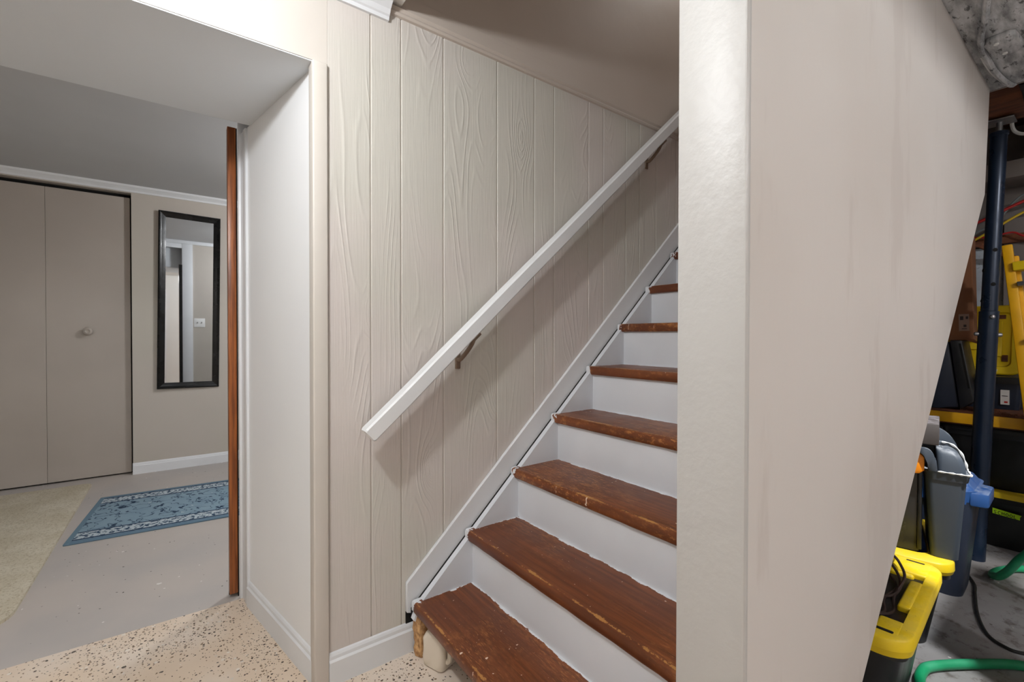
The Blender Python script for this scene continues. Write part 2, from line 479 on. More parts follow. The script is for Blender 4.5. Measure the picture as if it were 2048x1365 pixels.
class MB:
    def __init__(s, origin=(0, 0, 0)):
        s.bm = bmesh.new()
        s.o = Vector(origin)

    def box(s, x0, x1, y0, y1, z0, z1, bev=0.0, seg=2):
        vs_ = [s.bm.verts.new((x, y, z)) for x in (x0, x1) for y in (y0, y1) for z in (z0, z1)]
        f = [s.bm.faces.new([vs_[i] for i in q]) for q in ((0, 1, 3, 2), (4, 6, 7, 5), (0, 4, 5, 1), (2, 3, 7, 6), (0, 2, 6, 4), (1, 5, 7, 3))]
        if bev:
            es = list({e for q in f for e in q.edges})
            bmesh.ops.bevel(s.bm, geom=es, offset=bev, segments=seg, profile=0.5, affect='EDGES')
        return s

    def prism(s, pts, axis, a, b, bev=0.0, seg=2):
        """pts 2D polygon; axis 'x','y','z' = extrusion axis from a to b"""
        def mk(p, t):
            return {'x': (t, p[0], p[1]), 'y': (p[0], t, p[1]), 'z': (p[0], p[1], t)}[axis]
        A = [s.bm.verts.new(mk(p, a)) for p in pts]
        B = [s.bm.verts.new(mk(p, b)) for p in pts]
        n = len(pts)
        fs = [s.bm.faces.new(A), s.bm.faces.new(B[::-1])]
        for i in range(n):
            fs.append(s.bm.faces.new((A[i], B[i], B[(i + 1) % n], A[(i + 1) % n])))
        if bev:
            es = list({e for q in fs for e in q.edges})
            bmesh.ops.bevel(s.bm, geom=es, offset=bev, segments=seg, profile=0.5, affect='EDGES')
        return s

    def loft(s, rings, cap=True, close=True):
        vr = [[s.bm.verts.new(p) for p in r] for r in rings]
        n = len(rings[0])
        for a, b in zip(vr, vr[1:]):
            for i in range(n if close else n - 1):
                s.bm.faces.new((a[i], a[(i + 1) % n], b[(i + 1) % n], b[i]))
        if cap:
            s.bm.faces.new(vr[0][::-1])
            s.bm.faces.new(vr[-1])
        return s

    def tube(s, pts, r, seg=10, smooth=6, cap=True):
        pts = [Vector(p) for p in pts]
        if smooth and len(pts) > 2:
            out = []
            P = [pts[0] * 2 - pts[1]] + pts + [pts[-1] * 2 - pts[-2]]
            for i in range(1, len(P) - 2):
                for k in range(smooth):
                    t = k / smooth
                    a, b, c, d = P[i - 1], P[i], P[i + 1], P[i + 2]
                    out.append(0.5 * ((2 * b) + (c - a) * t + (2 * a - 5 * b + 4 * c - d) * t * t + (3 * b - a - 3 * c + d) * t ** 3))
            pts = out + [pts[-1]]
        rings = []
        nrm = None
        for i, p in enumerate(pts):
            t = (pts[min(i + 1, len(pts) - 1)] - pts[max(i - 1, 0)]).normalized()
            if nrm is None:
                nrm = t.orthogonal().normalized()
            nrm = (nrm - t * nrm.dot(t)).normalized()
            bn = t.cross(nrm)
            rr = r(i / (len(pts) - 1)) if callable(r) else r
            rings.append([p + (nrm * math.cos(2 * math.pi * k / seg) + bn * math.sin(2 * math.pi * k / seg)) * rr for k in range(seg)])
        return s.loft(rings, cap)

    def lathe(s, prof, c=(0, 0, 0), axis='z', seg=20):
        rings = []
        for r, h in prof:
            ring = []
            for k in range(seg):
                a = 2 * math.pi * k / seg
                u, v = r * math.cos(a), r * math.sin(a)
                ring.append({'z': (c[0] + u, c[1] + v, c[2] + h), 'y': (c[0] + u, c[1] + h, c[2] + v), 'x': (c[0] + h, c[1] + u, c[2] + v)}[axis])
            rings.append(ring)
        return s.loft(rings)

    def rbox(s, x0, x1, y0, y1, z0, z1, r, taper=0.0, seg=5):
        """vertical box with rounded corners; taper = inset at the bottom"""
        def ring(z, ins):
            out = []
            for cx, cy, a0 in ((x1 - ins - r, y1 - ins - r, 0), (x0 + ins + r, y1 - ins - r, 90), (x0 + ins + r, y0 + ins + r, 180), (x1 - ins - r, y0 + ins + r, 270)):
                for k in range(seg + 1):
                    a = R(a0 + 90 * k / seg)
                    out.append((cx + r * math.cos(a), cy + r * math.sin(a), z))
            return out
        return s.loft([ring(z0, taper), ring(z1, 0)])

    def xf(s, mat):
        bmesh.ops.transform(s.bm, matrix=mat, verts=s.bm.verts)
        return s

    def build(s, name, mat, parent=None, smooth=True, angle=35, **props):
        bmesh.ops.recalc_face_normals(s.bm, faces=s.bm.faces)
        if s.o.length:
            bmesh.ops.translate(s.bm, verts=s.bm.verts, vec=-s.o)
        me = bpy.data.meshes.new(name)
        if smooth:
            for f in s.bm.faces:
                f.smooth = True
            for e in s.bm.edges:
                if len(e.link_faces) == 2 and e.calc_face_angle(0) > R(angle):
                    e.smooth = False
        s.bm.to_mesh(me)
        s.bm.free()
        me.materials.append(mat)
        o = bpy.data.objects.new(name, me)
        link(o, parent)
        if parent is None:
            o.location = s.o
        for k, v in props.items():
            o[k] = v
        return o


def thing(name, label, cat, loc=(0, 0, 0), rot=(0, 0, 0), group=None):
    o = bpy.data.objects.new(name, None)
    o.empty_display_size = 0.05
    COL.objects.link(o)
    o.location = loc
    o.rotation_euler = rot
    o['label'] = label
    o['category'] = cat
    if group:
        o['group'] = group
    return o


def tag(o, label, cat, group=None):
    o['label'] = label
    o['category'] = cat
    if group:
        o['group'] = group
    return o


def struct(name, mb, mat, parent=None, **kw):
    if parent is None:
        return mb.build(name, mat, None, kind='structure', **kw)
    return mb.build(name, mat, parent, **kw)


# ------------------------------------------------------------------ layout numbers (metres)
YP = 1.556          # face of the panelled wall
ZS = 2.049          # underside of the header over the opening
ZC = 2.34           # ceiling of the main room
YB = 2.18           # back face of the header
YF = 4.903          # far wall of the back room
ZL = 2.405          # ceiling of the back room
YW0, YW1 = 0.349, 0.467   # stair side wall
XP = 0.71
SL = 0.2055 / 0.2235

# ------------------------------------------------------------------ floors
struct('floor', MB().box(-2.7, 1.25, -2.0, 2.30, -0.06, 0.0).box(1.25, 3.6, YP - 0.02, 2.30, -0.06, 0.0), MAT['floor'])
struct('floor', MB().box(-2.7, 3.6, 2.30, 5.30, -0.06, 0.0), MAT['floor_grey'])
struct('floor', MB().box(1.25, 4.4, -2.0, YP - 0.02, -0.06, 0.0), MAT['floor_conc'])

# ------------------------------------------------------------------ panelled wall with its planks
wall = struct('wall_front', MB().box(0.392, 3.6, YP + 0.004, YP + 0.05, 0.0, 2.34), MAT['beige'])
edges = [0.392, 0.537, 0.648, 0.819, 1.068, 1.268, 1.384, 1.608, 1.714, 1.886, 1.999, 2.141, 2.33, 2.52, 2.65, 2.86, 3.05, 3.25, 3.5]
for a, b in zip(edges, edges[1:]):
    mb = MB((a, YP, 0.0))
    g = 0.0024
    mb.box(a + g, b - g, YP, YP + 0.006, 0.0, 2.318, 0.0016, 1)
    mb.build('plank', MAT['plank'], wall, smooth=False).location = (a, YP, 0.0)
# header over the opening, one smooth sheet
struct('wall_front', MB().box(-2.7, 0.394, YP, YB, ZS, 2.345).box(-2.7, 0.394, YB - 0.004, YB, ZS, 2.41), MAT['beige'])
struct('ceiling', MB().box(-2.7, 0.37, YP + 0.003, YB + 0.002, ZS - 0.004, ZS + 0.001), MAT['soffit'])
struct('wall_front', MB().box(-2.7, 3.6, YB + 0.001, YB + 0.02, ZS + 0.0, 2.42), MAT['soffit'])
# corner board at the end of the panelling
struct('trim_1', MB((0.369, YP, 0)).box(0.3455, 0.3925, YP - 0.012, YP + 0.045, 0.0, 2.047, 0.005, 3), MAT['beige'])

# jamb (slightly splayed) with its stops, back casing and oak edge
def jm(t, off):
    a = Vector((0.354 + 0.0125, 1.545))
    b = Vector((0.212 + 0.0125, 2.291))
    d = (b - a).normalized()
    n = Vector((-d.y, d.x))      # towards the opening
    p = a + d * t + n * off
    return (p.x, p.y)
def jprism(t0, t1, o0, o1, z0, z1, bev=0.0):
    return MB().prism([jm(t0, o0), jm(t1, o0), jm(t1, o1), jm(t0, o1)], 'z', z0, z1, bev)
struct('wall_right', jprism(0.012, 0.735, -0.10, 0.0, 0.0, ZS), MAT['jamb'])
struct('trim_2', jprism(0.690, 0.725, -0.01, 0.009, 0.0, ZS - 0.004, 0.002), MAT['white'])
struct('trim_2', jprism(0.726, 0.775, -0.03, 0.004, 0.0, ZS - 0.004, 0.002), MAT['white'])
struct('trim_2', MB().box(0.2085, 0.325, 2.30, 2.322, 0.0, 2.36, 0.003), MAT['white'])
struct('trim_3', MB().box(0.171, 0.203, 2.325, 2.365, 0.018, 2.075, 0.003), MAT['orange'])
struct('trim_3', MB().box(0.1715, 0.2075, 2.3655, 2.372, 0.0, 2.075).box(0.2035, 0.2075, 2.33, 2.366, 0.0, 2.075), MAT['dark'])
struct('trim_2', MB().box(-2.6, 0.30, 2.30, 2.318, 2.30, 2.36, 0.003), MAT['white'])

# baseboards: profile with a cap
def base_profile(h, t):
    return [(0, 0), (t, 0), (t, h * 0.74), (t * 0.62, h * 0.80), (t * 0.55, h * 0.90), (t * 0.30, h * 0.965), (0, h)]
def baseboard(name, p0, p1, h, t, mat):
    """runs p0->p1 on the floor; room is to the right hand of the run"""
    p0, p1 = Vector((p0[0], p0[1], 0)), Vector((p1[0], p1[1], 0))
    d = (p1 - p0).normalized()
    n = Vector((d.y, -d.x, 0))
    rings = [[p + n * u + Vector((0, 0, v)) for u, v in base_profile(h, t)] for p in (p0, p1)]
    return struct(name, MB().loft(rings), mat, angle=12)
baseboard('baseboard_front', (0.392, YP), (0.700, YP), 0.106, 0.015, MAT['white'])
q0, q1 = jm(0.045, 0.0), jm(0.692, 0.0)
baseboard('baseboard_right', q1, q0, 0.106, 0.0125, MAT['white'])

# trim over the planks, rim band, upper stairwell wall
struct('trim_4', MB().prism([(YP, 2.302), (YP - 0.010, 2.304), (YP - 0.014, 2.312), (YP - 0.010, 2.320), (YP - 0.016, 2.330), (YP, 2.338)], 'x', 0.60, 3.6), MAT['upper'], angle=10)
struct('wall_front', MB().box(0.60, 3.6, YP - 0.004, YP + 0.05, 2.336, 2.392, 0.001, 1), MAT['upper'])
struct('wall_front', MB().box(0.60, 3.6, YP, YP + 0.05, 2.392, 4.90), MAT['upper'])
struct('wall_end', MB().box(3.45, 3.5, YW1, YP, 2.65, 4.90), MAT['upper'])
struct('wall_right', MB().box(0.62, 3.5, YW1 - 0.05, YW1, 2.42, 4.90), MAT['upper'])
struct('wall_end', MB().box(0.56, 0.64, YW1, YP, 2.62, 4.90), MAT['upper'])
struct('ceiling', MB().box(0.5, 3.6, 0.3, 1.7, 4.90, 4.95), MAT['ceil'])

# main ceiling, with the stairwell cut out of it
struct('ceiling', MB().box(-2.7, 0.645, -2.0, YP - 0.001, ZC, 2.62).box(0.645, 1.30, -2.0, YW1, ZC, 2.62), MAT['ceil'])
struct('ceiling', MB().box(1.30, 4.4, -2.0, YW1, 2.50, 2.62), MAT['oldwood'])
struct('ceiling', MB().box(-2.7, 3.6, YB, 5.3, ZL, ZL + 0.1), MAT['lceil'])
# crown moulding on the header, cut off square at the stairwell
CR = [(0, 2.272), (0.010, 2.272), (0.012, 2.284), (0.018, 2.288), (0.026, 2.302), (0.046, 2.318), (0.056, 2.322), (0.058, 2.330), (0.068, 2.334), (0.068, 2.345), (0, 2.345)]
struct('trim_5', MB().prism([(YP - u * 1.0, v) for u, v in CR], 'x', -2.7, 0.600), MAT['white'], angle=15)

# outer walls that close the rooms
struct('wall_back', MB().box(-2.7, 4.4, -2.1, -2.0, 0, 2.6), MAT['ceil'])
struct('wall_left', MB().box(-2.8, -2.7, -2.1, 5.4, 0, 2.6), MAT['beige'])
door = struct('door_2', MB((-0.25, -2.0, 0)).box(-0.75, 0.25, -2.0, -1.965, 0.0, 2.05, 0.003), MAT['white'])
for z0, z1 in ((0.18, 0.95), (1.10, 1.90)):
    for x0, x1 in ((-0.65, -0.30), (-0.20, 0.15)):
        MB((-0.25, -2.0, 0)).box(x0, x1, -1.968, -1.955, z0, z1, 0.006).build('door_panel', MAT['white'], door)

# ------------------------------------------------------------------ back room
MAT['beige_back'] = paint('beige_back_room_paint', (193, 185, 176), (189, 183, 172), 0.5, 0.08, 70)
struct('wall_far', MB().box(-0.319, 3.6, YF, YF + 0.25, 0, ZL + 0.05).box(-2.7, -0.319, YF, YF + 0.25, 2.345, ZL + 0.05).box(-2.7, -0.319, YF + 0.19, YF + 0.25, 0, 2.345), MAT['beige_back'])
struct('wall_end', MB().box(3.55, 3.65, 2.2, 5.3, 0, 2.5), MAT['beige'])
struct('trim_6', MB().prism([(YF, 2.352), (YF - 0.008, 2.352), (YF - 0.010, 2.366), (YF - 0.022, 2.380), (YF - 0.034, 2.390), (YF - 0.038, 2.405), (YF, 2.405)], 'x', -2.7, 3.55), MAT['white'], angle=15)
baseboard('baseboard_far', (-0.319, YF), (3.55, YF), 0.094, 0.014, MAT['white'])
struct('baseboard_far', MB().box(-0.321, -0.318, YF - 0.013, YF + 0.02, 0, 0.092), MAT['white'])
# wall beside the opening, seen in the mirror
struct('wall_front', MB().box(0.30, 3.6, 2.285, 2.30, 0, ZL), MAT['beige_back'])
struct('trim_7', MB().box(-2.6, 3.55, 2.30, 2.33, 2.36, ZL, 0.004), MAT['white'])
pl = thing('switch_plate', 'white double light switch plate seen reflected in the black framed mirror', 'switch', (0.40, 2.30, 1.31))
MB().box(-0.062, 0.062, 0, 0.006, -0.060, 0.060, 0.003).build('cover_plate', MAT['plate'], pl)
for dx in (-0.023, 0.023):
    MB().box(dx - 0.005, dx + 0.005, 0.004, 0.017, -0.003, 0.012, 0.002).build('toggle', MAT['steel'], pl)

# bifold closet doors, recessed in the far wall
closet = struct('door_1', MB((-0.6, YF + 0.05, 0)).box(-2.7, -0.325, YF + 0.085, YF + 0.10, 0.0, 2.344), MAT['dark'])
for a, b in ((-0.8325, -0.331), (-1.336, -0.8340), (-1.840, -1.3375)):
    p = MB((-0.6, YF + 0.05, 0)).box(a, b, YF + 0.050, YF + 0.083, 0.012, 2.314, 0.0012, 1).build('door_panel', MAT['closet'], closet)
    if b > -0.5:
        MB((-0.6, YF + 0.05, 0)).lathe([(0.014, 0.0), (0.013, -0.014), (0.024, -0.022), (0.031, -0.034), (0.028, -0.044), (0.016, -0.049), (0.012, -0.045), (0.004, -0.043)], (-0.592, YF + 0.050, 1.196), 'y').build('door_knob', MAT['closet'], p)

# mirror on the far wall
mir = thing('wall_mirror', 'tall narrow mirror in a black moulded frame hanging on the beige wall', 'mirror', (0.062, YF - 0.004, 0.702), (R(0.3), R(0.75), R(2.0)))
W2, HH, FW = 0.222, 1.525, 0.052
FP = [(0, 0), (0, -0.018), (0.010, -0.026), (0.018, -0.022), (0.026, -0.020), (0.040, -0.016), (FW, -0.012), (FW, 0)]
def frame_side(pts):
    # corners of an inner/outer mitred member
    (ax, az), (bx, bz), inward_a, inward_b = pts
    rings = []
    for (cx, cz), inn in (((ax, az), inward_a), ((bx, bz), inward_b)):
        rings.append([(cx + inn[0] * u, v, cz + inn[1] * u) for u, v in FP])
    return MB().loft(rings)
cn = [(-W2, 0), (W2, 0), (W2, HH), (-W2, HH)]
iw = [(1, 1), (-1, 1), (-1, -1), (1, -1)]
for i in range(4):
    j = (i + 1) % 4
    frame_side((cn[i], cn[j], iw[i], iw[j])).build('frame_rail' if i % 2 == 0 else 'frame_stile', MAT['black_gloss'], mir, angle=20)
MB().box(-W2 + FW - 0.004, W2 - FW + 0.004, -0.012, -0.006, FW - 0.004, HH - FW + 0.004).build('mirror_glass', MAT['mirror'], mir, label='silvered mirror glass')

# rugs
mb = MB((-0.53, 2.55, 0))
def rug_outline(pts, r=0.03, n=5):
    out = []
    for i, p in enumerate(pts):
        a, b, c = Vector(pts[i - 1]), Vector(p), Vector(pts[(i + 1) % len(pts)])
        d1, d2 = (a - b).normalized() * r, (c - b).normalized() * r
        for k in range(n + 1):
            t = k / n
            q = (b + d1) * (1 - t) ** 2 + b * 2 * t * (1 - t) + (b + d2) * t * t
            out.append((q.x, q.y))
    return out
tag(mb.prism(rug_outline([(-0.560, 2.70), (-0.66, 2.545), (-2.2, 2.545), (-2.2, 4.75), (-0.553, 4.755)], 0.05), 'z', 0.0, 0.014, 0.004).build('area_rug', MAT['rug']),
    'cream shag area rug lying on the grey floor before the closet doors', 'rug')
ang = math.atan2(3.366 - 3.44, 0.273 + 0.517)
ro = MB().prism(rug_outline([(0, 0), (1.75, 0), (1.75, RUN_W), (0, RUN_W)], 0.008, 3), 'z', 0, 0.009, 0.003).build('runner_rug', MAT['runner'])
ro.location = (-0.525, 3.445, 0.0)
ro.rotation_euler = (0, 0, R(-4.5))
tag(ro, 'blue floral runner rug with a pale patterned border beside the cream rug', 'rug')

# ------------------------------------------------------------------ stair side wall (post end and raked underside)
struct('wall_stair', MB((XP, YW0, 0)).prism([(XP + 0.004, 0.0), (0.880, 0.0), (2.701, 1.751), (2.790, 2.235), (2.790, 2.42), (XP + 0.004, 2.42)], 'y', YW0, YW1, 0.003, 1), MAT['patchy'])
struct('trim_8', MB((XP, YW0, 0)).box(XP - 0.004, XP + 0.012, YW0 - 0.001, YW1 + 0.001, 0.0, ZC, 0.004, 2), MAT['post'])

# ------------------------------------------------------------------ staircase
st = thing('staircase', 'straight wooden staircase with worn brown treads and white risers against panelling', 'staircase', (0.672, 1.53, 0))
def org(x, y, z):
    return (x - 0.672, y - 1.53, z)
N = 12
def X_(n):
    return 0.676 + 0.2240 * (n - 1)
def Z_(n):
    return 0.196 + 0.2055 * (n - 1)
tread_me = None
YR = YW1 + 0.002
for n in range(1, N + 1):
    if tread_me is None:
        mb = MB()
        prof = [(0.004, -0.040), (0.0, -0.034), (0.0, -0.008), (0.003, -0.002), (0.009, 0.0), (0.246, 0.0), (0.246, -0.040)]
        ys = [0.0 - 1.063 * k / 24 for k in range(25)]
        rings = []
        for k, yy in enumerate(ys):
            j = random.uniform(-0.0012, 0.0012)
            rings.append([(u + (j if i < 5 else 0), yy, v + (j * 0.5 if 1 < i < 5 else 0)) for i, (u, v) in enumerate(prof)])
        mb.loft(rings)
        o = mb.build('tread', MAT['tread'], st, angle=40)
        tread_me = o.data
    else:
        o = link(bpy.data.objects.new('tread', tread_me), st)
    o.location = org(X_(n), 1.531, Z_(n))
    if n < N:
        mb = MB()
        mb.box(0, 0.016, -1.038, 0.0, 0.0, 0.2055 - 0.040)
        r = mb.build('riser', MAT['riser'], st, smooth=False)
        r.location = org(X_(n + 1) + 0.019, 1.506, Z_(n))
# stringers: sloped boards, top edge just under the nosings
def stringer_poly(up, dn, x0, x1):
    def zl(x):
        return 0.196 + (x - 0.676) * 0.2055 / 0.2240
    return [(x0, zl(x0) + up), (x1, zl(x1) + up), (x1, zl(x1) - dn), (0.676 + (dn - 0.196) * 0.224 / 0.2055 + 0.0, 0.0), (x0 + 0.03, 0.0), (x0, 0.05)]
x1s = X_(N) + 0.2
for y0, y1, up in ((1.506, 1.533, -0.030), (YR, YR + 0.03, -0.045)):
    zl = lambda x: 0.196 + (x - 0.676) * 0.2055 / 0.2240
    poly = [(0.672, 0.135), (0.690, zl(0.690) + up), (x1s, zl(x1s) + up), (x1s, zl(x1s) - 0.30), (0.676 + (0.30 - 0.196) / 0.9174 + 0.02, 0.0 + 0.0), (0.73, 0.0), (0.72, 0.10)]
    MB((0.672, 1.53, 0)).prism(poly, 'y', y0, y1 - (0.003 if y0 > 1.4 else 0)).build('stringer', MAT['riser'], st, smooth=False)
# raw crumbling foot of the stringer below the first tread
mb = MB((0.672, 1.53, 0))
rings = []
for k in range(9):
    z = 0.002 + 0.148 * k / 8
    w0 = 0.024 + random.uniform(-0.004, 0.004)
    cx = 0.705 + random.uniform(-0.003, 0.003)
    rings.append([(cx - w0 * 0.6 + random.uniform(-.003, .003), 1.488, z), (cx - w0 + random.uniform(-.003, .003), 1.512, z), (cx - w0 * 0.9, 1.530, z),
                  (cx + w0, 1.530, z), (cx + w0 + random.uniform(-.003, .003), 1.508, z), (cx + w0 * 0.7, 1.486, z)])
mb.loft(rings).build('stringer_foot', MAT['rawwood'], st, smooth=False, label='crumbling raw wood foot of the stringer')
# white skirt board on the panelled wall
sk = [(0.661, 0.257), (2.374, 1.846), (3.5, 1.846 + 1.126 * 0.9276), (3.5, 2.70), (0.672, 0.10), (0.661, 0.150)]
skp = [(0.661, 0.257), (3.40, 0.257 + 2.739 * 0.9276), (3.40, 0.257 + 2.739 * 0.9276 - 0.125), (0.682, 0.142), (0.661, 0.150)]
MB((0.672, 1.53, 0)).prism(skp, 'y', 1.5405, YP - 0.0005, 0.002, 1).build('skirt_board', MAT['white'], st)

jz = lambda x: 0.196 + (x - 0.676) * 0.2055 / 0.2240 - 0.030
MB((0.672, 1.53, 0)).prism([(0.676, jz(0.676) - 0.002), (3.3, jz(3.3) - 0.002), (3.3, jz(3.3) - 0.03), (0.676, jz(0.676) - 0.03)], 'y', 1.5302, 1.5404).build('gap_shade_strip', MAT['dark'], st, smooth=False)  # dark strip filling the skirt/stringer gap, its colour stands in for shade
# hole at the bottom of the panelling beside the stringer
struct('trim_9', MB().box(0.662, 0.715, YP - 0.003, YP + 0.001, 0.098, 0.17), MAT['dark'])

# cream jug under the first tread
jug = thing('plastic_jug', 'small cream plastic jug standing on the floor under the first tread', 'jug', (0.742, 1.432, 0.0), (0, 0, R(20)))
mb = MB()
rings = []
for z, hw, r in ((0.0, 0.040, 0.016), (0.006, 0.047, 0.018), (0.030, 0.050, 0.018), (0.060, 0.048, 0.018), (0.095, 0.049, 0.018), (0.112, 0.042, 0.02), (0.126, 0.026, 0.018), (0.134, 0.018, 0.015)):
    ring = []
    for cx, cy, a0 in ((1, 1, 0), (-1, 1, 90), (-1, -1, 180), (1, -1, 270)):
        for k in range(5):
            a = R(a0 + 22.5 * k)
            x, y = cx * (hw - r) + r * math.cos(a), cy * (hw - r) + r * math.sin(a)
            ring.append((x, y, z))
        # pinch the sides so the panels read as recessed
        if 0.02 < z < 0.10:
            a = R(a0 + 90)
            x, y = (hw - 0.010) * math.cos(a), (hw - 0.010) * math.sin(a)
            ring.append((x, y, z))
        else:
            a = R(a0 + 90)
            ring.append((hw * math.cos(a), hw * math.sin(a), z))
    rings.append(ring)
mb.loft(rings).build('jug_body', MAT['cream'], jug, angle=50)
MB().tube([(-0.020, -0.049, 0.030), (-0.022, -0.062, 0.048), (-0.022, -0.062, 0.085), (-0.018, -0.046, 0.104)], 0.009, 8, 5).build('jug_handle', MAT['cream'], jug)
MB().lathe([(0.017, 0), (0.017, 0.012), (0.015, 0.014)], (0, 0, 0.1335)).build('jug_cap', MAT['cream'], jug)

# ------------------------------------------------------------------ handrail
hr = thing('handrail', 'white painted wooden handrail running up the panelled wall on bronze brackets', 'handrail', (0.50, 1.475, 0.84))
A = Vector((0.498, 1.476, 0.832))
sl = 0.887
dv = Vector((1, 0, sl)).normalized()
up = Vector((-sl, 0, 1)).normalized()
L = 3.4
cs = [(-0.026, -0.027), (-0.019, -0.034), (0.019, -0.034), (0.026, -0.027), (0.026, 0.027), (0.019, 0.034), (-0.019, 0.034), (-0.026, 0.027)]
rings = []
for t in [0, 0.006] + [L * k / 18 for k in range(1, 19)]:
    s_ = 0.90 if t == 0 else 1.0
    wob = random.uniform(-0.0012, 0.0012) if t > 0.01 else 0
    rings.append([A + dv * t + Vector((0, u * s_, 0)) + up * (v * 0.78 * s_ + wob) for u, v in cs])
mb = MB((0.50, 1.475, 0.84))
mb.loft(rings).build('rail', mat_white_wood('white_rail_paint', (234, 236, 238), 0.35), hr, angle=25)
for t in (0.525, 2.095):
    c = A + dv * t - up * 0.026
    b = MB((0.50, 1.475, 0.84))
    b.box(c.x - 0.041, c.x - 0.017, YP - 0.007, YP, c.z - 0.130, c.z - 0.066, 0.004)
    o = b.build('bracket', MAT['bronze'], hr, angle=40)
    a2 = MB((0.50, 1.475, 0.84)).tube([(c.x - 0.029, YP - 0.004, c.z - 0.092), (c.x - 0.026, YP - 0.024, c.z - 0.090), (c.x - 0.008, YP - 0.060, c.z - 0.046), (c.x + 0.004, YP - 0.074, c.z - 0.010)], 0.0085, 8, 5)
    a2.build('bracket_arm', MAT['bronze'], o)
    s3 = MB((0.50, 1.475, 0.84))
    p0 = c - dv * 0.030 - up * 0.003
    p1 = c + dv * 0.022 - up * 0.003
    s3.loft([[p + Vector((0, dy, 0)) + up * dz for dy, dz in ((-0.014, -0.009), (0.012, -0.009), (0.012, 0.002), (-0.014, 0.002))] for p in (p0, p1)])
    s3.build('bracket_saddle', MAT['bronze'], o)

# ------------------------------------------------------------------ storage: structure
struct('wall_end', MB().box(4.25, 4.4, -2.0, YP, 0, 1.74), MAT['block'])
struct('wall_end', MB().box(4.30, 4.4, -2.0, YP, 1.74, 2.62), MAT['greyboard'])
struct('wall_right', MB().box(1.25, 4.4, YP - 0.02, YP - 0.0005, 0, 0.001), MAT['dark'])
duct = struct('ceiling', MB().box(1.30, 2.812, -0.86, YW0 + 0.03, 2.215, 2.50), MAT['sprayed'])
struct('trim_10', MB().box(2.806, 2.816, -0.86, YW0 + 0.03, 2.213, 2.232), MAT['greyboard'])
struct('trim_11', MB().box(3.14, 3.42, -1.9, 1.5, 2.262, 2.50, 0.004), MAT['oldwood'])
struct('trim_11', MB().box(3.46, 4.25, 0.26, 0.305, 2.26, 2.50, 0.003), MAT['oldwood'])
struct('trim_11', MB().box(4.16, 4.25, -1.9, 1.5, 1.745, 1.80, 0.003), MAT['oldwood'])
struct('trim_11', MB().box(3.95, 4.25, -1.9, 1.5, 2.10, 2.20, 0.003), MAT['greyboard'])
# added board out of view right of the camera, shades the storage floor
struct('added_shadow_board', MB().box(2.02, 2.31, -0.075, -0.035, 0, 1.46), MAT['greyboard'])

# junction box cover and cable on the dropped ceiling
jb = thing('junction_box', 'grey painted junction box cover on the ceiling above the steel post', 'junction box', (2.375, 0.262, 2.215), (0, 0, R(-6)))
MB().prism([(-0.078, -0.028), (-0.062, -0.040), (0.062, -0.040), (0.078, -0.028), (0.078, 0.028), (0.062, 0.040), (-0.062, 0.040), (-0.078, 0.028)], 'z', -0.020, 0.0, 0.004).build('cover_plate', MAT['sprayed'], jb)
for dx in (-0.05, 0.05):
    MB().lathe([(0.007, -0.024), (0.007, -0.018)], (dx, 0.01, 0), 'z', 10).build('screw', MAT['white_wire'], jb)
tag(MB((2.2, 0.3, 2.205)).tube([(1.90, 0.235, 2.206), (2.022, 0.262, 2.205), (2.145, 0.282, 2.204), (2.245, 0.305, 2.203), (2.359, 0.316, 2.203), (2.45, 0.314, 2.203), (2.552, 0.312, 2.203), (2.665, 0.304, 2.203), (2.78, 0.288, 2.205), (2.83, 0.280, 2.225)], 0.0095, 8, 6).build('ceiling_cable', MAT['sprayed']),
    'thick grey painted cable snaking along the ceiling beside the junction box', 'cable', 'cables on the ceiling')
tag(MB((2.6, 0.3, 2.20)).tube([(2.42, 0.326, 2.209), (2.52, 0.325, 2.209), (2.62, 0.319, 2.209), (2.78, 0.300, 2.210)], 0.005, 8, 6).build('ceiling_cable', MAT['white_wire']),
    'thin white cable running along the thick grey ceiling cable', 'cable', 'cables on the ceiling')

# steel jack post
post = thing('jack_post', 'tall navy blue adjustable steel support post standing on concrete', 'post', (3.34, 0.450, 0.0), (R(1.72), 0, 0))
MB().lathe([(0.0375, 0.012), (0.0375, 1.29), (0.034, 1.292)], seg=24).build('lower_tube', MAT['navy'], post)
up_t = MB().lathe([(0.0318, 1.27), (0.0318, 2.175), (0.036, 2.178), (0.036, 2.192), (0.030, 2.196)], seg=24).build('upper_tube', MAT['navy'], post)
MB().lathe([(0.0375, 0.0), (0.0375, 0.012)], seg=24).build('base_plate', MAT['navy'], post)
MB().lathe([(0.012, 2.19), (0.012, 2.245)], seg=12).build('jack_screw', MAT['steel'], post)
MB().box(-0.055, 0.055, -0.055, 0.055, 2.243, 2.250, 0.002).build('top_plate', MAT['steel'], post)
va = math.atan2(0.42, 3.34)
for h_ in (1.60, 1.427, 1.345, 1.50):
    a = math.pi + va + (0.30 if h_ in (1.60, 1.427) else -1.15)
    d = Vector((math.cos(a), math.sin(a), 0))
    m = MB()
    m.tube([d * 0.026 + Vector((0, 0, h_)), d * 0.0322 + Vector((0, 0, h_))], 0.0095, 14, 0)
    m.build('bolt_hole', MAT['dark'], up_t)
for h_, da in ((1.262, 0.30), (1.175, -1.30), (1.172, 1.75)):
    a = math.pi + va + da
    d = Vector((math.cos(a), math.sin(a), 0))
    m = MB()
    m.tube([d * 0.030 + Vector((0, 0, h_)), d * 0.044 + Vector((0, 0, h_)), d * 0.050 + Vector((0, 0, h_)), d * 0.053 + Vector((0, 0, h_))], lambda t: (0.011, 0.011, 0.009, 0.004)[min(3, int(t * 3.99))], 12, 0)
    m.build('bolt', MAT['steel'], post)

